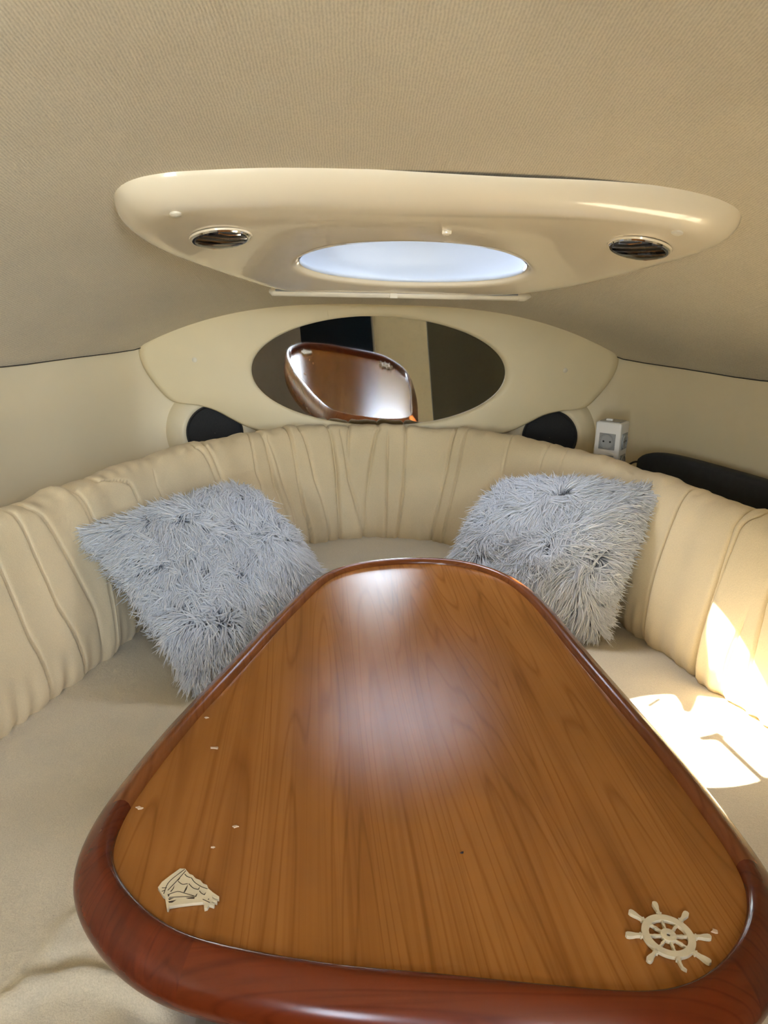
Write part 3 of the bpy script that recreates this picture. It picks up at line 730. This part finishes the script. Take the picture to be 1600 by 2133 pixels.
DK = [[(-0.2395, 0.535), (-0.2377, 0.5395), (-0.2376, 0.5367), (-0.2386, 0.5343)], [(-0.2427, 0.5219), (-0.2412, 0.5256), (-0.2406, 0.5296), (-0.2403, 0.5259), (-0.2415, 0.5222)], [(-0.231, 0.5211), (-0.2304, 0.5254), (-0.2291, 0.5301), (-0.229, 0.5247), (-0.23, 0.521)], [(-0.2203, 0.516), (-0.2198, 0.5186), (-0.2188, 0.5199), (-0.2193, 0.516)], [(-0.2193, 0.5249), (-0.2183, 0.5279), (-0.2184, 0.5245)], [(-0.2132, 0.5185), (-0.2119, 0.5211), (-0.2123, 0.5181)], [(-0.2442, 0.5196), (-0.2421, 0.5183), (-0.2429, 0.5163)], [(-0.2424, 0.5144), (-0.2378, 0.515), (-0.2413, 0.5128)], [(-0.2417, 0.5115), (-0.2353, 0.513), (-0.2381, 0.5101), (-0.2406, 0.5099)], [(-0.2277, 0.5149), (-0.2203, 0.516), (-0.2204, 0.5139), (-0.2255, 0.5141)], [(-0.2091, 0.5132), (-0.208, 0.5141), (-0.2077, 0.5125)]]
LN = [[(-0.2345, 0.5419), (-0.2318, 0.5391), (-0.2284, 0.5376)], [(-0.2278, 0.5376), (-0.2242, 0.5327), (-0.2193, 0.5286)], [(-0.2384, 0.5336), (-0.234, 0.5302), (-0.2295, 0.5308)], [(-0.2285, 0.5307), (-0.2239, 0.5259), (-0.2188, 0.5239)], [(-0.2193, 0.5286), (-0.2157, 0.5265), (-0.2113, 0.5247)], [(-0.2178, 0.5225), (-0.2155, 0.5198), (-0.2126, 0.5181)], [(-0.2432, 0.519), (-0.2364, 0.5221), (-0.2298, 0.5201), (-0.2204, 0.5166)], [(-0.2506, 0.5264), (-0.2465, 0.5263)], [(-0.2497, 0.5224), (-0.2471, 0.5243)], [(-0.2475, 0.5197), (-0.2461, 0.5331), (-0.2358, 0.5476)], [(-0.2449, 0.5236), (-0.2393, 0.535), (-0.2344, 0.5461)], [(-0.242, 0.5157), (-0.233, 0.5162), (-0.2209, 0.5166)], [(-0.2132, 0.5133), (-0.2065, 0.5096)]]
prism('plate', SO, wz, wz+.003, M_birch, sh)
for d in DK: prism('engraved_gap', d, wz+.0025, wz+.0031, M_burn, sh)
for l in LN: tube('engraved_line', [(x, y, wz+.0029) for x, y in catmull(l, 10)], .0004, M_burn, sh, seg=5)

# flecks of dried glue and wood on the tabletop
FL = [(-.2431, .7354, .0042, 'pale wood fleck on the left of the tabletop beside the rim'), (-.2997, .634, .003, 'pale fleck against the left rim corner of the table'), (-.2001, .6057, .0026, 'pinkish fleck on the tabletop behind the sailing ship'),
      (-.2167, .5781, .0022, 'tiny pale fleck just behind the sailing ship ornament'), (.2133, .4757, .0034, 'pale splinter on the tabletop right of the ship wheel'), (.0162, .568, .0016, 'tiny dark crumb in the middle of the tabletop'),
      (-.012, .4364, .0018, 'dark crumb at the middle of the near table rim'), (.1158, .4217, .0020, 'dark crumb below the ship wheel at the near rim'), (-.2641, .7978, .0022, 'small pale scratch chip on the left far side of the tabletop')]
for k, (x, y, r, lab) in enumerate(FL):
    P = [(x+r*(1+.5*math.sin(k+i*2.3))*math.cos(i*math.pi/3.5), y+r*(.6+.3*math.cos(k*2+i*1.9))*math.sin(i*math.pi/3.5)) for i in range(7)]
    o = prism('wood_fleck', P, TZ+.0002, TZ+.0012, M_dark if 'dark' in lab else M_chip, bev=.0003)
    tag(o, lab, 'crumb')

# ------------------------------------------------------------------ shaggy pillows
def pillow(name, corners, thick, label, seed, n_front, n_back, length, rounding=(.02, .02, .02, .02)):
    A_, B_, C_, D_ = [np.array(c, float) for c in corners]         # top-left, top-right, bottom-left, bottom-right
    r = np.random.default_rng(seed)
    e1 = (B_-A_+D_-C_); e2 = (C_-A_+D_-B_)
    nrm = np.cross(e2, e1); nrm /= np.linalg.norm(nrm)
    if nrm[1] > 0: nrm = -nrm
    ex = e1/np.linalg.norm(e1); ey = e2/np.linalg.norm(e2)
    def surf(u, v, side):
        pin = 1-.075*(1-np.abs(v)**2)*np.abs(u)**3; piv = 1-.075*(1-np.abs(u)**2)*np.abs(v)**3
        uu = u*pin; vv = v*piv
        for (cu0, cv0), q in zip(((-1, -1), (1, -1), (-1, 1), (1, 1)), rounding):
            w = (np.clip(.5+.5*cu0*uu, 0, 1)*np.clip(.5+.5*cv0*vv, 0, 1))**2.5
            uu = uu-cu0*q*w*2; vv = vv-cv0*q*w*2
        f = (uu+1)/2; g = (vv+1)/2
        P = (A_*((1-f)*(1-g))[..., None]+B_*(f*(1-g))[..., None]+C_*((1-f)*g)[..., None]+D_*(f*g)[..., None])
        h = thick*np.clip(1-np.abs(u)**2.4, 0, 1)**.55*np.clip(1-np.abs(v)**2.4, 0, 1)**.55
        h = h*(1+.10*np.sin(3*u+seed)*np.cos(2.3*v-seed))-.012*np.exp(-((u*.7+v*.5-.05)/.18)**2)*(side > 0)
        h = np.where(side < 0, h*.45, h)
        return P+nrm*(h*side)[..., None]
    g = 26; uu, vv = np.meshgrid(np.linspace(-1, 1, g), np.linspace(-1, 1, g), indexing='ij')
    Vf = surf(uu, vv, np.ones_like(uu)).reshape(-1, 3); Vk = surf(uu, vv, -np.ones_like(uu)).reshape(-1, 3)
    F = grid_faces(g, g); n0 = g*g
    F = [f for f in F]+[tuple(i+n0 for i in f)[::-1] for f in F]
    t = tag(empty(name), label, 'pillow', 'shaggy pillows on the berth')
    o = from_arrays('cover', np.vstack([Vf, Vk]), F, M_furbase, t)
    # strands
    nst = n_front+n_back
    u = r.uniform(-1, 1, nst); v = r.uniform(-1, 1, nst); side = np.r_[np.ones(n_front), -np.ones(n_back)]
    ne = n_front//6                                                   # extra strands along the edges
    k = r.integers(0, 4, ne); w = r.uniform(-1, 1, ne); o_ = r.uniform(.93, 1, ne)
    u[:ne] = np.where(k == 0, w, np.where(k == 1, w, np.where(k == 2, o_, -o_)))
    v[:ne] = np.where(k == 0, o_, np.where(k == 1, -o_, w))
    e = 1e-3
    P0 = surf(u, v, side); Pu = surf(np.clip(u+e, -1, 1), v, side)-surf(np.clip(u-e, -1, 1), v, side); Pv = surf(u, np.clip(v+e, -1, 1), side)-surf(u, np.clip(v-e, -1, 1), side)
    nn_ = np.cross(Pv, Pu); nn_ /= (np.linalg.norm(nn_, axis=1)[:, None]+1e-12)
    nn_ *= np.sign(np.sum(nn_*(nrm*side[:, None]), 1))[:, None]
    # combing: away from the middle, broken up by slow swirls and tufts
    def fld(a, b, c, d): return np.sin(a*u+b*v+c)+np.sin(d*u-a*v+b+c)
    cu_ = u*1.0+.55*fld(3.1, 2.2, seed, 4.3)+.35*fld(9, 7, seed*2, 11); cv_ = v*1.0+.35+.55*fld(2.6, 3.7, seed+2, 5.1)+.35*fld(8, 11, seed*3, 7)
    tuft = (np.floor((u+1)*13+.6*np.sin(v*9))*57+np.floor((v+1)*13+.6*np.sin(u*11))*131+seed).astype(int) % 997
    tr = np.random.default_rng(seed+5).normal(size=(997, 2)); cu_ += .5*tr[tuft, 0]; cv_ += .5*tr[tuft, 1]
    cu_ += r.normal(0, .14, nst); cv_ += r.normal(0, .14, nst)
    edge = np.clip((np.maximum(np.abs(u), np.abs(v))-.8)/.2, 0, 1)
    cu_ += edge*2.2*u*(np.abs(u) >= np.abs(v)); cv_ += edge*2.2*v*(np.abs(v) >= np.abs(u))
    tang = ex*cu_[:, None]+ey*cv_[:, None]
    tang /= np.maximum(np.linalg.norm(tang, axis=1), .35)[:, None]
    tang = tang-nn_*np.sum(tang*nn_, 1)[:, None]*.6
    ln = length*r.uniform(.7, 1.15, nst)*(1-.15*edge)
    seg = 5; ring = 3
    ss_ = np.linspace(0, 1, seg)
    bend = r.uniform(.75, 1.25, nst)
    C = np.zeros((nst, seg, 3))
    wig = r.normal(0, .06, (nst, 3)); wig2 = r.normal(0, .10, (nst, 3))
    for q, s in enumerate(ss_):
        lift = s*.55-.36*s*s
        C[:, q] = P0+ln[:, None]*(tang*(.35*s+.50*s*s)+nn_*lift+np.array([0, 0, -1.])*(.10*s*s)+wig*s*s+wig2*s*s*s)
    # keep strands above the seat
    C[..., 2] = np.maximum(C[..., 2], .456)
    rad = r.uniform(.0012, .0021, nst)
    tgn = np.gradient(C, axis=1); tgn /= (np.linalg.norm(tgn, axis=2)[..., None]+1e-9)
    a_ = np.cross(tgn, r.normal(size=(nst, 1, 3))); a_ /= (np.linalg.norm(a_, axis=2)[..., None]+1e-9); b_ = np.cross(tgn, a_)
    taper = np.array([1., 1.0, .92, .75, .15])
    VV = np.zeros((nst, seg, ring, 3))
    for m_ in range(ring):
        th = 2*math.pi*m_/ring
        VV[:, :, m_] = C+(rad[:, None]*taper[None, :])[..., None]*(math.cos(th)*a_+math.sin(th)*b_)
    nvs = seg*ring
    loc = np.array([(i*ring+j, i*ring+(j+1) % ring, (i+1)*ring+(j+1) % ring, (i+1)*ring+j) for i in range(seg-1) for j in range(ring)])
    FF = (loc[None]+np.arange(nst)[:, None, None]*nvs).reshape(-1, 4)
    me = bpy.data.meshes.new('fur')
    me.vertices.add(nst*nvs); me.vertices.foreach_set('co', VV.reshape(-1).astype(np.float32))
    me.loops.add(FF.size); me.loops.foreach_set('vertex_index', FF.reshape(-1).astype(np.int32))
    me.polygons.add(len(FF)); me.polygons.foreach_set('loop_start', np.arange(0, FF.size, 4, dtype=np.int32))
    me.update(calc_edges=True)
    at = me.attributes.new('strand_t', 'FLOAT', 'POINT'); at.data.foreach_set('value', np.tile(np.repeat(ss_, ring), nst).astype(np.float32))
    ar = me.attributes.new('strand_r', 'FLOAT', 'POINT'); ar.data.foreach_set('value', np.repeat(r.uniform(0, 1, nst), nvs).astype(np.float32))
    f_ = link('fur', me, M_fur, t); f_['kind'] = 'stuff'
    return t

pillow('shaggy_pillow', [(-.625, 1.43, .725), (-.380, 1.915, .718), (-.395, 1.265, .475), (-.15, 1.75, .475)], .085,
       'fluffy light grey shaggy pillow leaning on the left backrest', 3, 24000, 3500, .055, (.02, .06, .02, .02))
pillow('shaggy_pillow', [(.285, 1.935, .752), (.615, 1.625, .778), (.13, 1.70, .475), (.470, 1.485, .475)], .085,
       'fluffy pale grey shaggy pillow leaning on the right backrest, partly sunlit', 8, 24000, 3500, .058, (.17, .03, .02, .03))
